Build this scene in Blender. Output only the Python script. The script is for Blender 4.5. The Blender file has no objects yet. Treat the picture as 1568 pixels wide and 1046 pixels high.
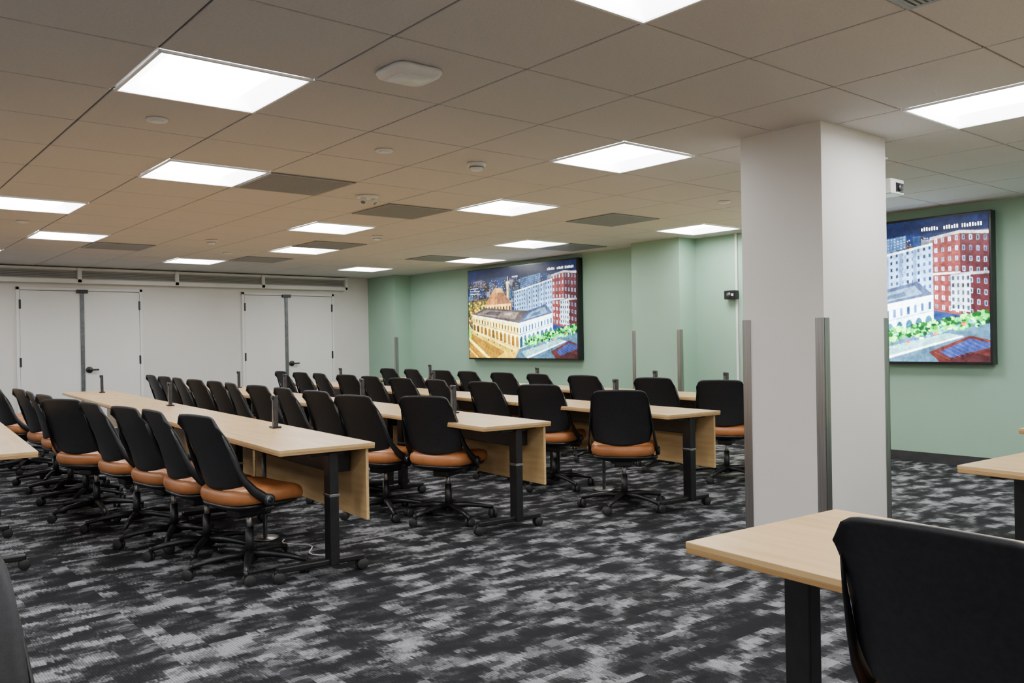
import bpy, bmesh, math, random
import numpy as np
from mathutils import Vector, Matrix
random.seed(7); np.random.seed(7)
scene=bpy.context.scene
S=.72; XW=7.56; YW=10.84; ZC=2.568; XL=-4.32; YF=-7.2

# ---------------------------------------------------------------- materials
def mat(name,col,rough=.5,metal=0,emit=None,es=1,spec=.5):
    m=bpy.data.materials.new(name);m.use_nodes=True
    b=m.node_tree.nodes['Principled BSDF']
    b.inputs['Base Color'].default_value=(*col,1);b.inputs['Roughness'].default_value=rough
    b.inputs['Metallic'].default_value=metal
    b.inputs['Specular IOR Level'].default_value=spec
    if emit: b.inputs['Emission Color'].default_value=(*emit,1);b.inputs['Emission Strength'].default_value=es
    return m
def N(m,t,**k):
    n=m.node_tree.nodes.new(t)
    for a,v in k.items(): setattr(n,a,v)
    return n
def noisy(m,c1,c2,scale,stretch=(1,1,1),detail=4,bump=0.0,bscale=None,coord='Object',lo=.35,hi=.65):
    nt=m.node_tree;L=nt.links;b=nt.nodes['Principled BSDF']
    tc=N(m,'ShaderNodeTexCoord');mp=N(m,'ShaderNodeMapping');mp.inputs['Scale'].default_value=stretch
    L.new(tc.outputs[coord],mp.inputs[0])
    no=N(m,'ShaderNodeTexNoise');no.inputs['Scale'].default_value=scale;no.inputs['Detail'].default_value=detail
    L.new(mp.outputs[0],no.inputs['Vector'])
    cr=N(m,'ShaderNodeValToRGB');cr.color_ramp.elements[0].position=lo;cr.color_ramp.elements[1].position=hi
    cr.color_ramp.elements[0].color=(*c1,1);cr.color_ramp.elements[1].color=(*c2,1)
    L.new(no.outputs['Fac'],cr.inputs[0]);L.new(cr.outputs[0],b.inputs['Base Color'])
    if bump:
        n2=N(m,'ShaderNodeTexNoise');n2.inputs['Scale'].default_value=bscale or scale*4
        L.new(tc.outputs[coord],n2.inputs['Vector'])
        bp=N(m,'ShaderNodeBump');bp.inputs['Strength'].default_value=bump;bp.inputs['Distance'].default_value=.003
        L.new(n2.outputs['Fac'],bp.inputs['Height']);L.new(bp.outputs[0],b.inputs['Normal'])
    return m
M={}
M['black']=noisy(mat('black_plastic',(.01,.01,.011),.40),(.006,.006,.007),(.010,.010,.012),30,bump=.1,bscale=400)
M['blackmetal']=noisy(mat('black_powder_coat',(.012,.012,.013),.38),(.007,.007,.008),(.012,.012,.013),20,bump=.1,bscale=300)
M['mesh']=noisy(mat('chair_back_fabric',(.012,.012,.014),.45),(.006,.006,.008),(.011,.012,.015),60,bump=.3,bscale=600)
M['leather']=noisy(mat('tan_leather',(.5,.2,.06),.36),(.35,.125,.038),(.43,.155,.048),8,bump=.25,bscale=250)
M['wood']=noisy(mat('maple_laminate',(.6,.42,.22),.33),(.56,.355,.15),(.68,.455,.215),3,stretch=(9,.8,9),detail=6)
M['woodedge']=noisy(mat('maple_edge',(.5,.33,.16),.4),(.40,.23,.085),(.50,.30,.12),3,stretch=(1,.5,30))
M['steel']=noisy(mat('brushed_steel',(.45,.44,.43),.34,1),(.32,.30,.29),(.45,.43,.42),4,stretch=(60,60,.5))
M['gray']=noisy(mat('dark_gray_metal',(.12,.13,.14),.35,.6),(.10,.11,.12),(.15,.16,.17),20)
M['post']=noisy(mat('charcoal_metal',(.05,.05,.055),.35,.4),(.04,.04,.045),(.06,.06,.065),20)
M['rubber']=noisy(mat('caster_rubber',(.02,.02,.02),.6),(.012,.012,.012),(.025,.025,.025),20)
M['white']=noisy(mat('white_plastic',(.75,.74,.72),.4),(.72,.71,.69),(.78,.77,.75),12)
M['red']=noisy(mat('red_tag',(.6,.08,.04),.5),(.5,.06,.03),(.65,.1,.05),12)
M['wall']=noisy(mat('warm_white_paint',(.72,.69,.64),.6),(.69,.66,.615),(.72,.69,.645),1.5,bump=.15,bscale=220)
M['column']=noisy(mat('column_paint',(.72,.69,.64),.6),(.70,.67,.63),(.73,.70,.66),1.5,bump=.15,bscale=220)
M['door']=noisy(mat('door_paint',(.76,.74,.70),.4),(.75,.735,.705),(.78,.765,.735),1.2)
M['green']=noisy(mat('sage_green_paint',(.33,.47,.36),.6),(.285,.45,.33),(.305,.475,.35),1.5,bump=.15,bscale=220)
M['tile']=noisy(mat('acoustic_tile',(.55,.5,.46),.9),(.56,.54,.53),(.61,.59,.58),90,bump=.3,bscale=350)
M['tbar']=noisy(mat('ceiling_grid',(.22,.2,.19),.6),(.12,.11,.10),(.17,.15,.14),10)
M['frame']=noisy(mat('white_enamel',(.8,.8,.79),.4),(.78,.78,.77),(.82,.82,.81),10)
M['grille']=noisy(mat('grille_gray',(.2,.2,.2),.5),(.14,.14,.14),(.20,.20,.20),200)
M['vent']=noisy(mat('vent_gray',(.36,.35,.34),.5),(.23,.235,.24),(.28,.285,.29),200)
M['slot']=noisy(mat('slot_diffuser',(.5,.48,.45),.5),(.46,.44,.41),(.52,.5,.47),10)
M['base']=noisy(mat('rubber_base',(.03,.03,.032),.5),(.025,.025,.027),(.04,.04,.042),10)
M['dark']=noisy(mat('gap_dark',(.05,.05,.05),.8),(.16,.15,.14),(.20,.19,.18),10)
M['led']=mat('led_green',(.1,.6,.4),.4,emit=(.1,1,.6),es=2)
M['panel']=mat('led_panel',(.9,.9,.9),.5,emit=(.97,.985,1),es=36)
M['wing']=mat('led_wing',(.9,.9,.9),.5,emit=(.97,.985,1),es=8)
M['bezel']=noisy(mat('screen_bezel',(.008,.008,.009),.3),(.006,.006,.007),(.011,.011,.012),10)

# carpet
def carpet():
    m=mat('patterned_carpet',(.1,.1,.1),.95,spec=.1);nt=m.node_tree;L=nt.links;b=nt.nodes['Principled BSDF']
    g=N(m,'ShaderNodeTexCoord');sep=N(m,'ShaderNodeSeparateXYZ');L.new(g.outputs['Object'],sep.inputs[0])
    def mth(op,a,c=None,v=None):
        n=N(m,'ShaderNodeMath',operation=op)
        if hasattr(a,'name'): L.new(a,n.inputs[0])
        else: n.inputs[0].default_value=a
        if c is not None:
            if hasattr(c,'name'): L.new(c,n.inputs[1])
            else: n.inputs[1].default_value=c
        return n.outputs[0]
    X=sep.outputs[0];Y=sep.outputs[1]
    line=mth('FLOOR',mth('MULTIPLY',X,95.))
    wn=N(m,'ShaderNodeTexWhiteNoise',noise_dimensions='1D');L.new(line,wn.inputs['W'])
    off=mth('MULTIPLY',mth('SUBTRACT',wn.outputs['Value'],.5),.028)
    Yq=mth('ADD',mth('MULTIPLY',mth('FLOOR',mth('MULTIPLY',Y,28.)),.0357*.5),mth('MULTIPLY',Y,.5))
    Y2=mth('ADD',Yq,off)
    Xq=mth('ADD',mth('MULTIPLY',mth('FLOOR',mth('MULTIPLY',X,12.)),.0833*.5),mth('MULTIPLY',X,.5))
    cb=N(m,'ShaderNodeCombineXYZ')
    L.new(Xq,cb.inputs[0]);L.new(Y2,cb.inputs[1])
    tx=mth('FLOOR',mth('MULTIPLY',X,1.));ty=mth('FLOOR',mth('MULTIPLY',Y,4.))
    cc=N(m,'ShaderNodeCombineXYZ');L.new(tx,cc.inputs[0]);L.new(ty,cc.inputs[1])
    w2=N(m,'ShaderNodeTexWhiteNoise',noise_dimensions='3D');L.new(cc.outputs[0],w2.inputs['Vector'])
    L.new(mth('MULTIPLY',w2.outputs['Value'],.22),cb.inputs[2])
    mp=N(m,'ShaderNodeMapping');mp.inputs['Scale'].default_value=(5.2,9.0,5);mp.inputs['Rotation'].default_value=(0,0,.30);L.new(cb.outputs[0],mp.inputs[0])
    no=N(m,'ShaderNodeTexNoise');no.inputs['Scale'].default_value=1.0;no.inputs['Detail'].default_value=3.0;no.inputs['Roughness'].default_value=.55
    L.new(mp.outputs[0],no.inputs['Vector'])
    cr=N(m,'ShaderNodeValToRGB');e=cr.color_ramp.elements
    e[0].position=.38;e[0].color=(.014,.014,.016,1);e[1].position=.68;e[1].color=(.26,.26,.27,1)
    for p_,v_ in ((.47,.022),(.49,.040),(.525,.045),(.545,.105),(.59,.125),(.605,.20)):
        x=e.new(p_);x.color=(v_,v_,v_*1.05,1)
    L.new(no.outputs['Fac'],cr.inputs[0])
    h=mth('FRACT',mth('MULTIPLY',X,95.));hm=mth('GREATER_THAN',h,.35)
    n3=N(m,'ShaderNodeTexNoise');n3.inputs['Scale'].default_value=170;n3.inputs['Detail'].default_value=1
    L.new(g.outputs['Object'],n3.inputs['Vector'])
    k=mth('ADD',mth('MULTIPLY',hm,.36),mth('ADD',mth('MULTIPLY',n3.outputs['Fac'],1.3),.06))
    mx=N(m,'ShaderNodeMix',data_type='RGBA',blend_type='MULTIPLY');mx.inputs[0].default_value=1
    cm=N(m,'ShaderNodeCombineColor');
    for i in range(3): L.new(k,cm.inputs[i])
    L.new(cr.outputs[0],mx.inputs[6]);L.new(cm.outputs[0],mx.inputs[7]);L.new(mx.outputs[2],b.inputs['Base Color'])
    bp=N(m,'ShaderNodeBump');bp.inputs['Strength'].default_value=.5;bp.inputs['Distance'].default_value=.004
    L.new(n3.outputs['Fac'],bp.inputs['Height']);L.new(bp.outputs[0],b.inputs['Normal'])
    return m
M['carpet']=carpet()

# ---------------------------------------------------------------- mesh builder
class B:
    def __init__(s): s.v=[];s.f=[];s.m=[];s.sm=[];s.mats=[]
    def mi(s,k):
        if k not in s.mats: s.mats.append(k)
        return s.mats.index(k)
    def add(s,vs,fs,k,smooth=False,mx=None):
        o=len(s.v);i=s.mi(k)
        for p in vs:
            p=Vector(p);s.v.append(tuple(mx@p if mx else p))
        for f in fs: s.f.append([o+a for a in f]);s.m.append(i);s.sm.append(smooth)
    def box(s,c,d,k,bev=0,mx=None,seg=2,taper=None):
        bm=bmesh.new();bmesh.ops.create_cube(bm,size=1)
        for v in bm.verts:
            if taper and v.co.z<0: v.co.x*=taper[0];v.co.y*=taper[1]
            v.co=Vector((v.co.x*d[0],v.co.y*d[1],v.co.z*d[2]))
        if bev: bmesh.ops.bevel(bm,geom=bm.edges[:],offset=bev,segments=seg,profile=.5,affect='EDGES')
        for v in bm.verts: v.co+=Vector(c)
        bm.verts.index_update()
        s.add([v.co[:] for v in bm.verts],[[v.index for v in f.verts] for f in bm.faces],k,False,mx);bm.free()
    def b2(s,x0,x1,y0,y1,z0,z1,k,bev=0): s.box(((x0+x1)/2,(y0+y1)/2,(z0+z1)/2),(abs(x1-x0),abs(y1-y0),abs(z1-z0)),k,bev)
    def loft(s,rings,k,cap=True,mx=None,smooth=True):
        n=len(rings[0]);vs=[p for r in rings for p in r];fs=[]
        for a in range(len(rings)-1):
            for i in range(n): j=(i+1)%n;fs.append([a*n+i,a*n+j,(a+1)*n+j,(a+1)*n+i])
        if cap: fs.append(list(range(n))[::-1]);fs.append([(len(rings)-1)*n+i for i in range(n)])
        s.add(vs,fs,k,smooth,mx)
    def cyl(s,a,b,r,k,r2=None,n=20,bev=0):
        a=Vector(a);b=Vector(b);d=(b-a).normalized();r2=r if r2 is None else r2
        u=d.orthogonal().normalized();w=d.cross(u)
        ring=lambda c,rr:[tuple(c+u*math.cos(t)*rr+w*math.sin(t)*rr) for t in [2*math.pi*i/n for i in range(n)]]
        R=[]
        if bev: R.append(ring(a,r-bev));R.append(ring(a+d*bev,r));R.append(ring(b-d*bev,r2));R.append(ring(b,r2-bev))
        else: R=[ring(a,r),ring(b,r2)]
        s.loft(R,k)
    def tube(s,pts,rad,k,n=10,flat=1.0,up=(0,0,1)):
        P=[Vector(p) for p in pts];R=[]
        for i,p in enumerate(P):
            d=(P[min(i+1,len(P)-1)]-P[max(i-1,0)]).normalized()
            u=Vector(up);u=(u-d*u.dot(d)).normalized();w=d.cross(u);r=rad[i]
            R.append([tuple(p+u*math.cos(t)*r+w*math.sin(t)*r*flat) for t in [2*math.pi*j/n for j in range(n)]])
        s.loft(R,k)
    def mesh(s,name):
        me=bpy.data.meshes.new(name);me.from_pydata(s.v,[],s.f)
        for k in s.mats: me.materials.append(M[k])
        me.polygons.foreach_set('material_index',s.m)
        me.polygons.foreach_set('use_smooth',s.sm)
        me.update();bm=bmesh.new();bm.from_mesh(me);bmesh.ops.recalc_face_normals(bm,faces=bm.faces);bm.to_mesh(me);bm.free()
        return me
    def obj(s,name,loc=(0,0,0),rot=0): return inst(s.mesh(name),name,loc,rot)
def inst(me,name,loc=(0,0,0),rot=0):
    o=bpy.data.objects.new(name,me);scene.collection.objects.link(o);o.location=loc;o.rotation_euler=(0,0,rot);return o
def setparent(o,p):
    m=Matrix.Translation(p.location)@p.rotation_euler.to_matrix().to_4x4()
    o.parent=p;o.matrix_parent_inverse=m.inverted()
def sell(cx,cy,rx,ry,z,n=40,e=4.0,tilt=0):
    r=[]
    for i in range(n):
        t=2*math.pi*i/n;c=math.cos(t);q=math.sin(t)
        r.append((cx+rx*math.copysign(abs(c)**(2/e),c),cy+ry*math.copysign(abs(q)**(2/e),q),z))
    return r

# ---------------------------------------------------------------- room shell
b=B();b.b2(XL,XW+.3,YF,YW+.3,-.1,0,'carpet');b.obj('floor')
b=B();b.b2(XL-.1,XW+.2,YW,YW+.15,0,ZC+.3,'wall');b.obj('wall_back')
b=B();b.b2(XW,XW+.15,YF,YW,0,ZC+.3,'green');
b.b2(XW-.33,XW,3.13,3.93,0,ZC+.02,'green');b.b2(XW-.34,XW,9.84,YW,0,ZC+.02,'green');wr=b.obj('wall_right')
b=B();b.b2(XL-.15,XL,YF,YW,0,ZC+.3,'wall');b.obj('wall_left')
b=B();b.b2(XL-.1,XW+.2,YF-.15,YF,0,ZC+.3,'wall');b.obj('wall_front')
b=B()
b.b2(XW-.012,XW,YF,3.13,0,.1,'base');b.b2(XW-.342,XW-.33,3.12,3.94,0,.1,'base');b.b2(XW-.33,XW,3.118,3.13,0,.1,'base')
b.b2(XW-.012,XW,3.93,9.84,0,.1,'base');b.b2(XW-.352,XW-.34,9.83,YW,0,.1,'base');b.b2(XW-.34,XW,9.828,9.84,0,.1,'base');b.obj('baseboard_right')
b=B()
for x0,x1 in ((XL,1.19),(3.01,4.67),(6.47,XW-.35)): b.b2(x0,x1,YW-.012,YW,0,.1,'base')
b.obj('baseboard_back')

# ceiling of lay-in tiles
lights=set();vents=[(2,3),(4,4),(7,3),(2,10),(5,11),(5,8),(2,-4),(9,6),(8,9)]
for j in range(-9,15,3):
    for i in range(-8,12,4):
        ii=i+(0 if (j//3)%2==0 else 1)
        if -6<=ii<=9: lights.add((ii,j))
b=B();b.b2(XL-.1,XW+.1,YF-.1,YW+.1,ZC+.16,ZC+.2,'tbar')
g=.0055
for i in range(-6,11):
    for j in range(-10,16):
        if (i,j) in lights: continue
        x0=i*S+g;x1=min((i+1)*S-g,XW);y0=j*S+g;y1=min((j+1)*S-g,YW)
        if x1-x0<.02 or y1-y0<.02: continue
        b.b2(x0,x1,y0,y1,ZC,ZC+.02,'tile',.003)
for i in range(-6,12):
    b.b2(i*S-.012,i*S+.012,YF,YW,ZC+.010,ZC+.03,'tbar')
for j in range(-10,16):
    b.b2(XL,XW,j*S-.012,j*S+.012,ZC+.010,ZC+.03,'tbar')
b.obj('ceiling')

# troffers
b=B();c=S/2
t=.02
for sx,sy,dx,dy in ((0,-1,c,t/2),(0,1,c,t/2),(-1,0,t/2,c),(1,0,t/2,c)):
    b.box((sx*(c-t/2-.002),sy*(c-t/2-.002),-.002),(2*dx-.006,2*dy-.004,.012),'frame',.002)
o1=c-t;o2=.25;z1=.0;z2=.055
q1=[(-o1,-o1,z1),(o1,-o1,z1),(o1,o1,z1),(-o1,o1,z1)];q2=[(-o2,-o1+.03,z2),(o2,-o1+.03,z2),(o2,o1-.03,z2),(-o2,o1-.03,z2)]
b.add(q1+q2,[[0,1,5,4],[1,2,6,5],[2,3,7,6],[3,0,4,7]],'wing')
b.add(q2,[[0,1,2,3]],'panel')
b.box((0,0,.08),(2*c-.01,2*c-.01,.04),'frame')
tme=b.mesh('troffer')
for (i,j) in sorted(lights): inst(tme,'ceiling_light_panel',((i+.5)*S,(j+.5)*S,ZC-.001))
# vents
b=B();c=S/2-.012
for sx,sy,dx,dy in ((0,-1,c,.012),(0,1,c,.012),(-1,0,.012,c),(1,0,.012,c)):
    b.box((sx*(c-.012),sy*(c-.012),0),(2*dx,2*dy,.01),'vent',.002)
b.box((0,0,.002),(2*c,2*c,.004),'grille')
for k in range(30): b.box((0,-c+.03+k*(2*c-.06)/29,-.003),(2*c-.05,.012,.004),'vent')
vme=b.mesh('vent')
for i,j in vents: inst(vme,'ceiling_air_vent',((i+.5)*S,(j+.5)*S,ZC-.006))

# ceiling devices
b=B();b.loft([sell(0,0,r,r*.95,z,e=5) for r,z in ((.125,0),(.13,-.012),(.12,-.03),(.10,-.036))],'white')
b.box((.0,.06,-.037),(.012,.006,.002),'led');b.loft([sell(0,0,.085,.08,z,e=5) for z in (-.036,-.039)],'frame')
b.obj('wireless_access_point',(1.01,-.38,ZC-.002),.0)
b=B();b.cyl((0,0,0),(0,0,-.018),.07,'white',.066,28);b.cyl((0,0,-.018),(0,0,-.05),.05,'white',.038,28,)
b.cyl((0,0,-.026),(0,0,-.032),.052,'grille',n=28);sm=b.mesh('sd')
for x,y in ((2.5,1.07),(2.53,6.35),(4.0,5.0)): inst(sm,'smoke_detector',(x,y,ZC-.002))
b=B();b.cyl((0,0,0),(0,0,-.012),.06,'white',.055,28);b.cyl((0,0,-.012),(0,0,-.018),.035,'frame',.03,20);dm=b.mesh('sp')
for x,y in ((1.75,1.08),(.34,1.15),(5.4,1.09),(.46,5.8),(3.2,7.6)): inst(dm,'sprinkler_cover',(x,y,ZC-.002))
b=B();b.cyl((0,0,0),(0,0,-.02),.10,'white',.09,28)
for dx in (-.045,.045): b.cyl((dx,0,-.02),(dx*1.3,-.02,-.06),.022,'white',.03,18);b.cyl((dx*1.3,-.02,-.06),(dx*1.32,-.021,-.062),.02,'grille',.02,18)
b.obj('emergency_light',(2.54,2.67,ZC-.002))
b=B();b.box((0,0,0),(.05,.008,.006),'led');b.obj('exit_indicator_light',(3.66,2.56,ZC-.004))

# column with guards
b=B();b.b2(3.44,4.21,-1.04,-.48,0,ZC+.01,'column')
col=b.obj('structural_column')
def guard(cx,cy,sx,sy,name='corner_guard',h=1.41,w=.05,z0=.0,par=None):
    b=B();t=.004
    b.b2(cx-sx*t,cx+sx*w,cy-sy*t,cy,z0,h,'steel');b.b2(cx-sx*t,cx,cy-sy*t,cy+sy*w,z0,h,'steel')
    o=b.obj(name);o.parent=par;return o
for cx,cy,sx,sy in ((3.44,-1.04,1,1),(3.44,-.48,1,-1),(4.21,-1.04,-1,1),(4.21,-.48,-1,-1)):
    guard(cx,cy,sx,sy,w=.055,par=col)
guard(XW-.33,3.13,1,1,par=wr);guard(XW-.33,3.93,1,-1,par=wr);guard(XW-.34,9.84,1,1,par=wr)

# camera unit by column (small white box, dark lens window)
b=B();b.box((0,0,0),(.17,.15,.10),'white',.008);b.box((.02,-.076,-.005),(.10,.006,.06),'bezel',.002);b.cyl((.02,-.078,-.005),(.02,-.088,-.005),.022,'gray',n=24)
b.box((-.05,.03,.12),(.03,.03,.15),'white',.004)
b.box((-.05,.03,.195),(.09,.09,.012),'white',.003);b.obj('box_camera',(4.345,-.98,2.27))
b=B();b.box((0,0,0),(.09,.16,.11),'bezel',.01);b.cyl((-.045,0,0),(-.06,0,0),.03,'gray',n=20);b.box((-.046,-.045,.0),(.002,.03,.03),'white');b.obj('wall_camera',(XW-.046,2.56,1.82))
b=B();b.b2(XW-.02,XW-.001,2.49,2.52,.1,ZC-.002,'white',.003);b.obj('trim_1')

# back wall: doors, trim, diffusers
def doorpair(x0,xm,x1,n):
    for k,(a,c_) in enumerate(((x0,xm),(xm,x1))):
        b=B();b.b2(a+.004,c_-.004,YW-.03,YW-.002,.012,2.192,'door',.003);
        hx=a+.004 if k==0 else c_-.004
        for z in (.28,1.1,1.98): b.b2(hx-.014,hx+.014,YW-.045,YW-.028,z-.07,z+.07,'black',.003)
        if k==1:
            b.cyl((a+.09,YW-.03,.96),(a+.09,YW-.055,.96),.05,'black',n=24,bev=.004);b.cyl((a+.09,YW-.05,.96),(a+.09,YW-.09,.96),.014,'black');b.box((a+.15,YW-.09,.96),(.14,.018,.028),'black',.005)
        b.obj('door_%d'%(n+k))
    b=B();b.b2(xm-.028,xm+.028,YW-.05,YW-.03,.01,2.2,'gray',.003);b.b2(xm-.08,xm+.08,YW-.075,YW-.03,2.16,2.215,'black',.004);b.obj('trim_%d'%(n+10))
    b=B()
    b.b2(x0-.045,x0,YW-.036,YW-.001,0,2.245,'door',.003);b.b2(x1,x1+.045,YW-.036,YW-.001,0,2.245,'door',.003);b.b2(x0-.045,x1+.045,YW-.036,YW-.001,2.2,2.245,'door',.003)
    b.b2(x0-.004,x1+.004,YW-.0015,YW-.0005,0,2.2,'dark');b.obj('trim_%d'%(n+20))
doorpair(1.24,2.1,2.96,1);doorpair(4.72,5.50,6.42,3)
b=B();xs=[-4.2,-2.4,-.9,.55,2.05,3.53,5.03,6.68]
b.b2(-4.2,6.68,YW-.10,YW-.001,2.33,2.545,'slot',.004)
for a,c_ in zip(xs[:-1],xs[1:]):
    b.b2(a+.04,c_-.04,YW-.103,YW-.099,2.395,2.50,'grille')
    for q in range(4): b.b2(a+.04,c_-.04,YW-.110,YW-.102,2.409+q*.025,2.413+q*.025,'slot')
    b.b2(c_-.03,c_+.03,YW-.15,YW-.1,2.32,2.55,'door',.003)
b.b2(-4.2,6.7,YW-.15,YW-.1,2.31,2.375,'door',.004);b.b2(-4.2,6.7,YW-.13,YW-.1,2.515,2.55,'door',.004)
b.obj('linear_air_diffuser')
b=B();b.b2(.98,1.06,YW-.012,YW-.001,.33,.45,'white',.004)
for z in (.365,.415): b.b2(1.005,1.035,YW-.014,YW-.011,z-.012,z+.012,'grille')
b.obj('wall_outlet')

# ---------------------------------------------------------------- screens
W,H=640,360
uu,vv=np.meshgrid((np.arange(W)+.5)/W,(np.arange(H)+.5)/H)
img=np.zeros((H,W,3));rng=np.random.RandomState(3)
def fbm(seed,base=4,octs=6,ax=1.8):
    r=np.random.RandomState(seed);o=np.zeros((H,W));amp=1;tot=0
    for k in range(octs):
        n=base*2**k;gy,gx=int(n)+2,int(n*ax)+2
        G=r.rand(gy,gx);y=vv*n;x=uu*n*ax;y0=y.astype(int);x0=x.astype(int);fy=y-y0;fx=x-x0;fy=fy*fy*(3-2*fy);fx=fx*fx*(3-2*fx)
        o+=amp*((G[y0,x0]*(1-fx)+G[y0,x0+1]*fx)*(1-fy)+(G[y0+1,x0]*(1-fx)+G[y0+1,x0+1]*fx)*fy);tot+=amp;amp*=.6
    return o/tot
def poly(p,c,a=1.0):
    inside=np.zeros((H,W),bool);n=len(p)
    for i in range(n):
        x1,y1=p[i];x2,y2=p[(i+1)%n]
        if y1==y2: continue
        cnd=((y1>vv)!=(y2>vv))&(uu<(x2-x1)*(vv-y1)/(y2-y1)+x1);inside^=cnd
    img[inside]=img[inside]*(1-a)+np.array(c)*a
def rect(u0,v0,u1,v1,c,a=1): poly([(u0,v0),(u1,v0),(u1,v1),(u0,v1)],c,a)
def blob(u,v,r,c,a=1):
    m=((uu-u)**2+((vv-v)*.56)**2)<r*r;img[m]=img[m]*(1-a)+np.array(c)*a
def quadgrid(q,nu,nv,c,fu=.5,fv=.5,arch=False):
    q=[np.array(x) for x in q]
    for i in range(nu):
        for j in range(nv):
            a0=(i+.5-fu/2)/nu;a1=(i+.5+fu/2)/nu;b0=(j+.5-fv/2)/nv;b1=(j+.5+fv/2)/nv
            P=lambda a,b_:tuple((q[0]*(1-a)+q[1]*a)*(1-b_)+(q[3]*(1-a)+q[2]*a)*b_)
            pts=[P(a0,b0),P(a1,b0),P(a1,b1),P(a0,b1)]
            if arch: pts=[P(a0,b0+.25*(b1-b0)),P(a0+.2*(a1-a0),b0+.07*(b1-b0)),P((a0+a1)/2,b0),P(a1-.2*(a1-a0),b0+.07*(b1-b0)),P(a1,b0+.25*(b1-b0)),P(a1,b1),P(a0,b1)]
            poly(pts,np.array(c)*rng.uniform(.3,1.7))
img[:]=np.array((.004,.010,.04))+np.array((.01,.03,.09))*vv[...,None]
img+= (np.clip(fbm(9,3,4)-.45,0,1)*.25)[...,None]*np.array((.3,.5,1.))*(vv<.2)[...,None]
for k in range(260):
    u=rng.rand()*1.05-.05;v=rng.uniform(.11,.37);w=rng.uniform(.008,.045);h=rng.uniform(.02,.10);s_=rng.uniform(.15,1.0)
    cc=np.array([(.02,.05,.14),(.08,.06,.08),(.04,.10,.2),(.10,.05,.04),(.20,.22,.28)][rng.randint(5)])*s_
    rect(u,v,u+w,v+h,cc);rect(u+w,v+.006,u+w*1.3,v+h,cc*.4);rect(u,v,u+w,v+.006,cc*1.8)
for k in range(700):
    u=rng.rand();v=rng.uniform(.12,.44);rect(u,v,u+.002,v+.005,[(1,.7,.25),(.5,.75,1),(.9,.9,.9)][rng.randint(3)],.8)
rect(0,.0,1,.10,(.004,.008,.03))
poly([(0,.36),(.2,.32),(.3,.45),(.1,.62),(0,.6)],(.07,.06,.02))
for k in range(260): blob(rng.uniform(0,.22),rng.uniform(.36,.62),rng.uniform(.003,.011),[(.30,.26,.02),(.04,.10,.01),(.8,.55,.03),(.14,.05,.02),(.03,.03,.03)][rng.randint(5)])
q=[(.46,.27),(.80,.17),(.80,.55),(.46,.58)];poly(q,(.24,.40,.60));quadgrid(q,16,7,(.02,.045,.11),.45,.5)
for z_ in (.33,.46,.62,.78): 
    a0=.46+.34*z_;t0=.27-.10*z_;poly([(a0,t0),(a0+.014,t0-.004),(a0+.014,.575-.02*z_),(a0,.578-.02*z_)],(.12,.20,.34))
poly([(.46,.27),(.80,.17),(.80,.185),(.46,.285)],(.75,.88,1))
poly([(.52,.25),(.70,.19),(.70,.10),(.52,.13)],(.04,.09,.20));quadgrid([(.52,.13),(.70,.10),(.70,.19),(.52,.25)],14,5,(.2,.35,.5),.35,.4)
q=[(.80,.13),(.90,.11),(.90,.68),(.80,.64)];poly(q,(.15,.035,.035));quadgrid(q,4,8,(.40,.55,.68),.34,.45);quadgrid(q,4,8,(.04,.06,.12),.18,.36)
q=[(.90,.11),(1,.13),(1,.72),(.90,.68)];poly(q,(.055,.014,.018));quadgrid(q,4,8,(.28,.40,.55),.36,.45);quadgrid(q,4,8,(.02,.03,.07),.2,.36)
rect(.80,.38,.90,.395,(.7,.75,.8));rect(.9,.39,1,.405,(.3,.33,.36));poly([(.79,.13),(.9,.10),(1,.12),(1,.14),(.9,.12),(.79,.15)],(.42,.40,.40))
poly([(.865,.40),(.935,.40),(.935,.66),(.865,.64)],(.52,.60,.68));quadgrid([(.865,.40),(.935,.40),(.935,.66),(.865,.64)],4,5,(.03,.05,.08),.5,.6)
rect(.388,.17,.412,.36,(.62,.50,.32));rect(.402,.17,.412,.36,(.30,.22,.14));rect(.382,.155,.418,.172,(.85,.7,.45));rect(.398,.10,.402,.16,(.5,.5,.5))
poly([(.17,.40),(.24,.27),(.30,.27),(.29,.40)],(.42,.18,.05));poly([(.29,.40),(.30,.27),(.36,.27),(.43,.40)],(.20,.09,.04));poly([(.24,.27),(.27,.22),(.33,.22),(.36,.27)],(.55,.30,.10))
q=[(.17,.40),(.43,.40),(.43,.50),(.17,.50)];poly(q,(.80,.50,.14));quadgrid(q,9,1,(.08,.04,.01),.5,.6,True)
poly([(.04,.50),(.17,.43),(.58,.49),(.50,.62)],(.06,.05,.05));poly([(.08,.50),(.18,.455),(.50,.50),(.46,.575)],(.15,.12,.10));poly([(.16,.50),(.22,.47),(.34,.485),(.30,.525)],(.05,.04,.04));poly([(.36,.52),(.39,.50),(.44,.507),(.42,.535)],(.30,.26,.22))
poly([(.50,.62),(.58,.49),(.74,.43),(.80,.53)],(.04,.06,.12));poly([(.54,.59),(.60,.51),(.73,.46),(.76,.52)],(.12,.20,.30));poly([(.60,.56),(.63,.52),(.69,.50),(.70,.53)],(.04,.07,.11))
q=[(.04,.50),(.50,.62),(.50,.90),(.04,.68)];poly(q,(.90,.78,.22))
poly([(.04,.50),(.50,.62),(.50,.64),(.04,.515)],(1,.95,.7));poly([(.04,.585),(.50,.735),(.50,.75),(.04,.593)],(.45,.30,.08))
quadgrid([(.04,.53),(.50,.66),(.50,.74),(.04,.59)],16,1,(.14,.07,.01),.42,.7);quadgrid([(.04,.60),(.50,.76),(.50,.90),(.04,.68)],12,1,(.20,.10,.005),.66,.9,True)
q=[(.50,.62),(.80,.53),(.80,.77),(.50,.90)];poly(q,(.58,.84,1))
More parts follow.
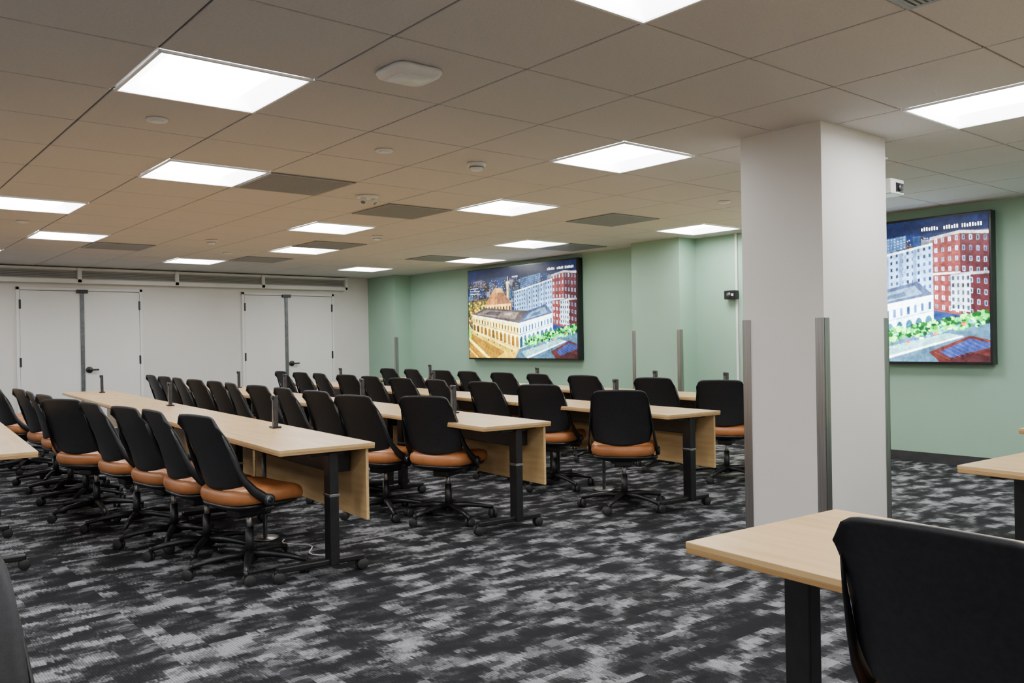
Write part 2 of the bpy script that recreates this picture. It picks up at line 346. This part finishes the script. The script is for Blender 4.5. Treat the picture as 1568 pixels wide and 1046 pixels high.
poly([(.50,.62),(.80,.53),(.80,.545),(.50,.635)],(1,1,1));poly([(.50,.742),(.80,.635),(.80,.645),(.50,.755)],(.25,.38,.55))
quadgrid([(.50,.66),(.80,.56),(.80,.64),(.50,.75)],11,1,(.03,.08,.18),.42,.7);quadgrid([(.50,.76),(.80,.66),(.80,.77),(.50,.90)],8,1,(.015,.08,.12),.66,.9,True)
poly([(0,.60),(.04,.68),(.50,.90),(.46,1),(0,1)],(.70,.44,.01));poly([(0,.70),(.36,.93),(.28,1),(0,1)],(.28,.15,.005));poly([(0,.62),(.03,.68),(.02,.80),(0,.76)],(.25,.6,.03))
poly([(0,.76),(.22,1),(.18,1),(0,.80)],(1,.9,.1));poly([(.0,.88),(.10,1),(.085,1),(0,.90)],(.9,.6,.05));poly([(.06,.69),(.48,.91),(.47,.92),(.05,.70)],(1,.85,.2))
for k in range(22): blob(.03+.019*k,.70+.0105*k,rng.uniform(.004,.008),(.25,.45,.02) if k%3 else (.08,.05,.02))
poly([(.50,.90),(.80,.77),(1,.74),(1,1),(.46,1)],(.05,.12,.18));poly([(.52,.93),(.85,.80),(.9,.82),(.56,.99)],(.22,.48,.46),.8);poly([(.56,.99),(.9,.82),(.908,.826),(.58,1)],(.9,.95,1))
for k in range(320):
    t_=rng.rand();blob(.56+.42*t_+rng.uniform(-.03,.03),.84-.13*t_+rng.uniform(-.05,.03),rng.uniform(.003,.011),[(.01,.30,.04),(.03,.55,.08),(.003,.07,.01),(.20,.90,.12),(.003,.03,.01)][rng.randint(5)])
for k in range(14): 
    cc=np.array([(.9,.05,.03),(.05,.15,.95),(.9,.9,.9),(.03,.4,.7)][k%4]);u=.59+.026*k;v=.92-.0155*k
    rect(u,v,u+.016,v+.011,cc);rect(u+.003,v-.005,u+.012,v+.002,cc*.35)
poly([(.78,.93),(.93,.82),(1,.85),(1,1),(.82,1)],(.09,.022,.02));poly([(.82,.93),(.93,.84),(1,.87),(1,.9),(.86,.97)],(.02,.05,.20));poly([(.84,.985),(.93,.93),(1,.96),(1,1),(.87,1)],(.04,.012,.015))
for k in range(10): poly([(.80+.018*k,.93-.011*k),(.803+.018*k,.93-.011*k),(.86+.018*k,.985-.011*k),(.857+.018*k,.985-.011*k)],(.30,.12,.08),.5)
fine=fbm(5,40,4);big=fbm(6,3,4);mid=fbm(8,10,4)
img*=(.35+1.3*fine)[...,None];img*=(.55+.9*big)[...,None];img*=(.6+.8*mid)[...,None]
img*=rng.uniform(.8,1.2,(H,W,1))
img=np.clip(img,0,None)**1.15*1.1
gl=np.exp(-((uu-.62)**2/.06+(vv-.68)**2/.04));img+=gl[...,None]*img*1.2
blur=img.copy()
blur[1:-1,1:-1]=(img[1:-1,1:-1]*3+img[:-2,1:-1]+img[2:,1:-1]+img[1:-1,:-2]+img[1:-1,2:])/7
img=blur
for k in range(3): rect(.02,.20+.03*k,.10+.02*(k%2),.206+.03*k,(.8,.85,.9),.8)
for k in range(24): 
    if k in (7,8,15): continue
    v0=.055+.006*(k%3==0);rect(.76+.0092*k,v0,.7645+.0092*k,.08,(1,1,1),.95)
for k in range(7): rect(.44+.008*k,.10,.4455+.008*k,.118,(.7,.7,.75),.7)
img=np.clip(img,0,1.8)
def display(name,yc,zc,w,h,strength):
    vs=[];xg=np.linspace(w/2,-w/2,W);zg=np.linspace(h/2,-h/2,H)
    Yg,Zg=np.meshgrid(xg,zg);co=np.stack([np.zeros_like(Yg),Yg,Zg],-1).reshape(-1,3)
    idx=np.arange(W*H).reshape(H,W);f=np.stack([idx[:-1,:-1],idx[1:,:-1],idx[1:,1:],idx[:-1,1:]],-1).reshape(-1,4)
    me=bpy.data.meshes.new('picture');me.from_pydata(co.tolist(),[],f.tolist())
    at=me.color_attributes.new('pic','FLOAT_COLOR','POINT')
    col=np.concatenate([img.reshape(-1,3),np.ones((W*H,1))],1).astype(np.float32);at.data.foreach_set('color',col.ravel())
    m=bpy.data.materials.new('display_picture');m.use_nodes=True;bs=m.node_tree.nodes['Principled BSDF']
    a=m.node_tree.nodes.new('ShaderNodeAttribute');a.attribute_name='pic'
    bs.inputs['Base Color'].default_value=(.01,.01,.01,1);bs.inputs['Roughness'].default_value=.35;bs.inputs['Specular IOR Level'].default_value=.25
    m.node_tree.links.new(a.outputs['Color'],bs.inputs['Emission Color']);bs.inputs['Emission Strength'].default_value=strength
    me.materials.append(m)
    e=bpy.data.objects.new(name,None);scene.collection.objects.link(e);e.location=(XW-.06,yc,zc)
    p=inst(me,'picture',(-.0535,0,0));p.parent=e
    b=B();b.box((0,0,0),(.10,w+.05,h+.05),'bezel',.006);b.box((.045,0,0),(.02,w*.6,h*.6),'bezel')
    q=b.obj('housing');q.parent=e
    return e
display('wall_display_screen',6.53,1.755,2.64,1.45,3.6)
display('wall_display_screen',.90,1.735,2.62,1.42,6.0)

# ---------------------------------------------------------------- chair
def chair():
    b=B()
    prof=[(.90,.415),(.97,.424),(1.0,.445),(1.0,.466),(.975,.486),(.92,.498),(.8,.505),(.5,.504),(.15,.502)]
    R=[]
    for s_,z in prof:
        ring=[]
        for x,y,zz in sell(.02,0,.24*s_,.245*s_,z,n=48,e=4.2):
            dz=-.022*max(0,(x-.12)/.13)**2 + .010*(abs(y)/.24)**2*(1 if s_>.5 else s_)
            ring.append((x,y,z+dz))
        R.append(ring)
    b.loft(R,'leather')
    b.loft([sell(.01,0,r,r*1.02,z,n=36,e=4) for r,z in ((.12,.365),(.18,.385),(.222,.405),(.225,.419))],'black')
    b.box((.0,0,.355),(.22,.13,.06),'black',.012)
    b.cyl((-.02,-.12,.38),(-.02,-.25,.38),.008,'black',n=10)
    nu,nv=21,27
    def shell(off):
        P=[]
        for j in range(nv):
            t=j/(nv-1)
            z=.50+.43*t
            w=.234-.022*t**1.5
            if t<.3: w-=.030*((.3-t)/.3)**2
            x0=-.195+.012*math.sin(math.pi*t)-.128*t**1.1
            for i in range(nu):
                s_=-1+2*i/(nu-1)
                x=x0+.045*abs(s_)**2.4*(1-.6*t)+off
                rc=.06
                yy=s_*w;zz=z
                d=abs(yy)-(w-rc)
                if d>0:
                    drop=rc-math.sqrt(max(0,rc*rc-d*d));zz-=drop*max(0,(t-.5)/.5)**2*.9
                zz-=.010*s_*s_*t
                zz+=.03*(1-t)*abs(s_)**2
                P.append((x,yy,zz))
        return P
    A=shell(0);C=shell(-.013);fs=[]
    n=len(A)
    for j in range(nv-1):
        for i in range(nu-1):
            a=j*nu+i;fs.append([a,a+1,a+nu+1,a+nu]);fs.append([n+a,n+a+nu,n+a+nu+1,n+a+1])
    for i in range(nu-1): fs.append([i,n+i,n+i+1,i+1]);a=(nv-1)*nu+i;fs.append([a,a+1,n+a+1,n+a])
    for j in range(nv-1):
        a=j*nu;fs.append([a,a+nu,n+a+nu,n+a]);a=j*nu+nu-1;fs.append([a,n+a,n+a+nu,a+nu])
    b.add(A+C,fs,'mesh',True)
    for sgn in (1,-1):
        b.tube([(-.282,sgn*.214,.84),(-.244,sgn*.226,.74),(-.204,sgn*.236,.64),(-.166,sgn*.244,.565),(-.115,sgn*.252,.505),(-.055,sgn*.258,.460),(.0,sgn*.258,.437)],[.004,.010,.016,.022,.026,.028,.022],'black',n=10,flat=.45,up=(1,0,.4))
        b.cyl((-.03,sgn*.245,.447),(-.03,sgn*.276,.447),.033,'black',n=24,bev=.003);b.cyl((-.03,sgn*.276,.447),(-.03,sgn*.278,.447),.024,'gray',n=24);b.cyl((-.03,sgn*.278,.447),(-.03,sgn*.2795,.447),.016,'black',n=20)
        b.box((-.02,sgn*.18,.398),(.06,.16,.02),'black',.004)
    b.cyl((0,0,.20),(0,0,.36),.016,'steel');b.cyl((0,0,.07),(0,0,.26),.027,'black',.024)
    b.cyl((0,0,.065),(0,0,.12),.048,'black',.036,24,.004)
    for k in range(5):
        a=2*math.pi*k/5+.35;c_,s_=math.cos(a),math.sin(a)
        b.tube([(.02*c_,.02*s_,.10),(.13*c_,.13*s_,.104),(.24*c_,.24*s_,.090),(.33*c_,.33*s_,.070)],[.026,.021,.017,.013],'black',n=10,flat=1.1)
        b.cyl((.325*c_,.325*s_,.045),(.325*c_,.325*s_,.085),.012,'black',n=12)
        a2=a+[.5,1.2,-.7,2.0,-1.4][k];tx,ty=-math.sin(a2),math.cos(a2);cx=.325*c_+.015*math.cos(a2);cy=.325*s_+.015*math.sin(a2)
        for w0,w1 in ((.006,.027),(-.027,-.006)):
            b.cyl((cx+tx*w0,cy+ty*w0,.031),(cx+tx*w1,cy+ty*w1,.031),.031,'rubber',n=20,bev=.004)
        b.box((cx,cy,.048),(.02,.02,.03),'black',.003)
    return b.mesh('task_chair')
cme=chair()
D=math.radians
chairs=[(.78,1.03,8),(.73,1.58,0),(.69,2.08,8),(.64,2.74,5),(.54,3.45,30),(.62,4.15,6),(.64,4.8,-3),(.66,5.5,5),(.58,6.6,12),(.56,7.3,8),(.75,8.0,0),
 (2.44,1.40,24),(2.20,1.88,12),(2.30,2.62,4),(2.34,3.3,-3),(2.38,4.0,5),(2.42,4.7,-6),(2.48,5.35,2),(2.5,6.05,6),(2.55,6.75,-3),(2.6,7.45,4),(2.65,8.15,0),
 (3.68,.80,38),(3.92,1.86,24),(4.0,2.62,5),(4.0,3.35,-4),(4.02,4.1,5),(4.1,4.85,0),(4.15,5.55,7),(4.2,6.3,-4),(4.25,7.0,3),(4.3,7.7,0),
 (5.32,1.05,28),(5.42,1.82,14),(5.45,2.78,8),(5.5,3.5,-4),(5.55,4.25,4),(5.6,5.0,0),(5.65,5.7,6),(5.7,6.45,-3),(5.75,7.2,2),
 (.85,-2.96,0),(-1.06,-2.03,-90),(2.80,-3.2,5),(4.5,-2.9,0)]
for x,y,a in chairs: inst(cme,'task_chair',(x,y,0),D(a))

# ---------------------------------------------------------------- tables (local: origin = near front corner, +x depth, +y length)
def table(Ln,Dp,panel=True,ins=.13,pf=.62):
    b=B()
    b.b2(0,Dp,0,Ln,.722,.740,'wood',.002);b.b2(.001,Dp-.001,.001,Ln-.001,.708,.7225,'woodedge',.002)
    px=Dp*pf
    for y in (ins,Ln-ins):
        b.box((px,y,.375),(.055,.085,.64),'blackmetal',.005)
        b.box((Dp/2,y,.698),(Dp*.8,.06,.02),'blackmetal',.004)
        b.box((px-.03,y,.69),(.2,.05,.03),'blackmetal',.004)
        b.box((Dp/2+.0,y,.075),(Dp*.92,.05,.035),'blackmetal',.008)
        for x in (Dp*.06,Dp*.94):
            b.cyl((x,y,.03),(x,y,.075),.012,'blackmetal',n=12)
            for w0,w1 in ((.006,.024),(-.024,-.006)): b.cyl((x,y+w0,.033),(x,y+w1,.033),.033,'rubber',n=20,bev=.004)
            b.box((x,y,.055),(.05,.02,.03),'black',.005)
        if panel: b.box((px,y,.45),(.062,.092,.016),'steel',.002)
    b.b2(px-.02,px+.02,ins,Ln-ins,.655,.695,'blackmetal',.004)
    if panel:
        b.b2(Dp-.045,Dp-.027,.03,Ln-.03,.30,.705,'wood',.002)
        b.b2(px+.03,Dp-.06,.2,Ln-.2,.56,.70,'black',.006)
    return b.mesh('training_table')
Ls=1.95
tm=table(Ls-.006,.56);tf=table(Ls-.006,.70,False,.13,.485);t0=table(Ls-.006,.58,False,.45)
tabs=[]
def row(x,y,ang,n,me=tm,sgn=1):
    a=D(ang);u=Vector((math.sin(a),math.cos(a)))
    for k in range(n):
        q=k*Ls if sgn>0 else -(k+1)*Ls
        tabs.append(inst(me,'training_table',(x+u.x*q,y+u.y*q,0),-a))
row(.75,.54,4,4);row(2.24,.70,4.5,4);row(3.67,.34,4.5,4);row(5.22,.42,4,4)
row(-.78,1.58,4,3,t0);row(.71,-2.20,4,2,tf,-1);row(2.62,-2.12,4,2,tf,-1);row(4.30,-1.76,4,2,tf,-1)
def near_table(x,y):
    best=None
    for t_ in tabs:
        v=Matrix.Rotation(-t_.rotation_euler.z,2)@Vector((x-t_.location.x,y-t_.location.y))
        dd=max(0,-v.x,v.x-.56)+max(0,-v.y,v.y-Ls)
        if best is None or dd<best[0]: best=(dd,t_)
    return best[1]
def part(me,name,x,y,z,rot=0):
    o=inst(me,name,(x,y,z),rot);setparent(o,near_table(x,y));return o
b=B();b.box((0,0,.11),(.03,.052,.22),'post',.008);b.box((-.0165,0,.12),(.003,.026,.15),'gray',.001);b.box((0,0,.006),(.06,.08,.012),'black',.003);b.cyl((-.015,0,.205),(-.024,0,.205),.018,'black',n=16);um=b.mesh('up')
ups=[(1.33,1.74),(1.53,4.57),(1.70,7.75),(3.02,3.55),(3.16,5.6),(3.28,7.3),(4.26,1.36),(4.5,4.5),(4.68,7.1),(5.82,1.36),(5.86,2.3),(6.02,4.4),(6.2,7.1),(2.82,1.75)]
for x,y in ups: part(um,'power_outlet_post',x-.07,y,.7405,D(-4))
b=B();b.cyl((0,0,0),(0,0,.012),.09,'steel',n=28,bev=.003);b.cyl((0,0,.012),(0,0,.70),.014,'gray',n=14);pm=b.mesh('pp')
for x,y in ((1.22,1.75),(1.45,4.6),(2.95,3.5),(4.16,1.45),(4.4,4.5)): part(pm,'power_pole',x-.04,y,0)
b=B();b.box((0,0,0),(.03,.012,.09),'red',.003);rm=b.mesh('rt')
for x,y in ((.75+.38,.54),(2.24+.38,.70),(3.67+.38,.34)): part(rm,'red_pull_tag',x-.02,y+.078,.64)
b=B()
pts=[(1.26+.05*math.sin(t*2.1),.85+.13*t,.005) for t in [k*.35 for k in range(18)]];b.tube(pts,[.004]*18,'white',n=8)
b.box((1.26,.83,.0125),(.06,.04,.025),'white',.006);b.obj('power_cable')

# ---------------------------------------------------------------- camera
R=Vector((.7716,-.6358,-.0168));U=Vector((.0134,-.0101,.9999));F=Vector((.6359,.7718,-.0007))
cd=bpy.data.cameras.new('camera');cam=bpy.data.objects.new('camera',cd);scene.collection.objects.link(cam)
mw=Matrix(((R.x,U.x,-F.x,-1.1425),(R.y,U.y,-F.y,-3.7141),(R.z,U.z,-F.z,1.303),(0,0,0,1)));cam.matrix_world=mw
cd.sensor_width=36;cd.lens=1295.83/1568*36;cd.clip_start=.05
scene.camera=cam
w=bpy.data.worlds.new('w');scene.world=w;w.use_nodes=True;w.node_tree.nodes['Background'].inputs[0].default_value=(.5,.5,.5,1);w.node_tree.nodes['Background'].inputs[1].default_value=.3
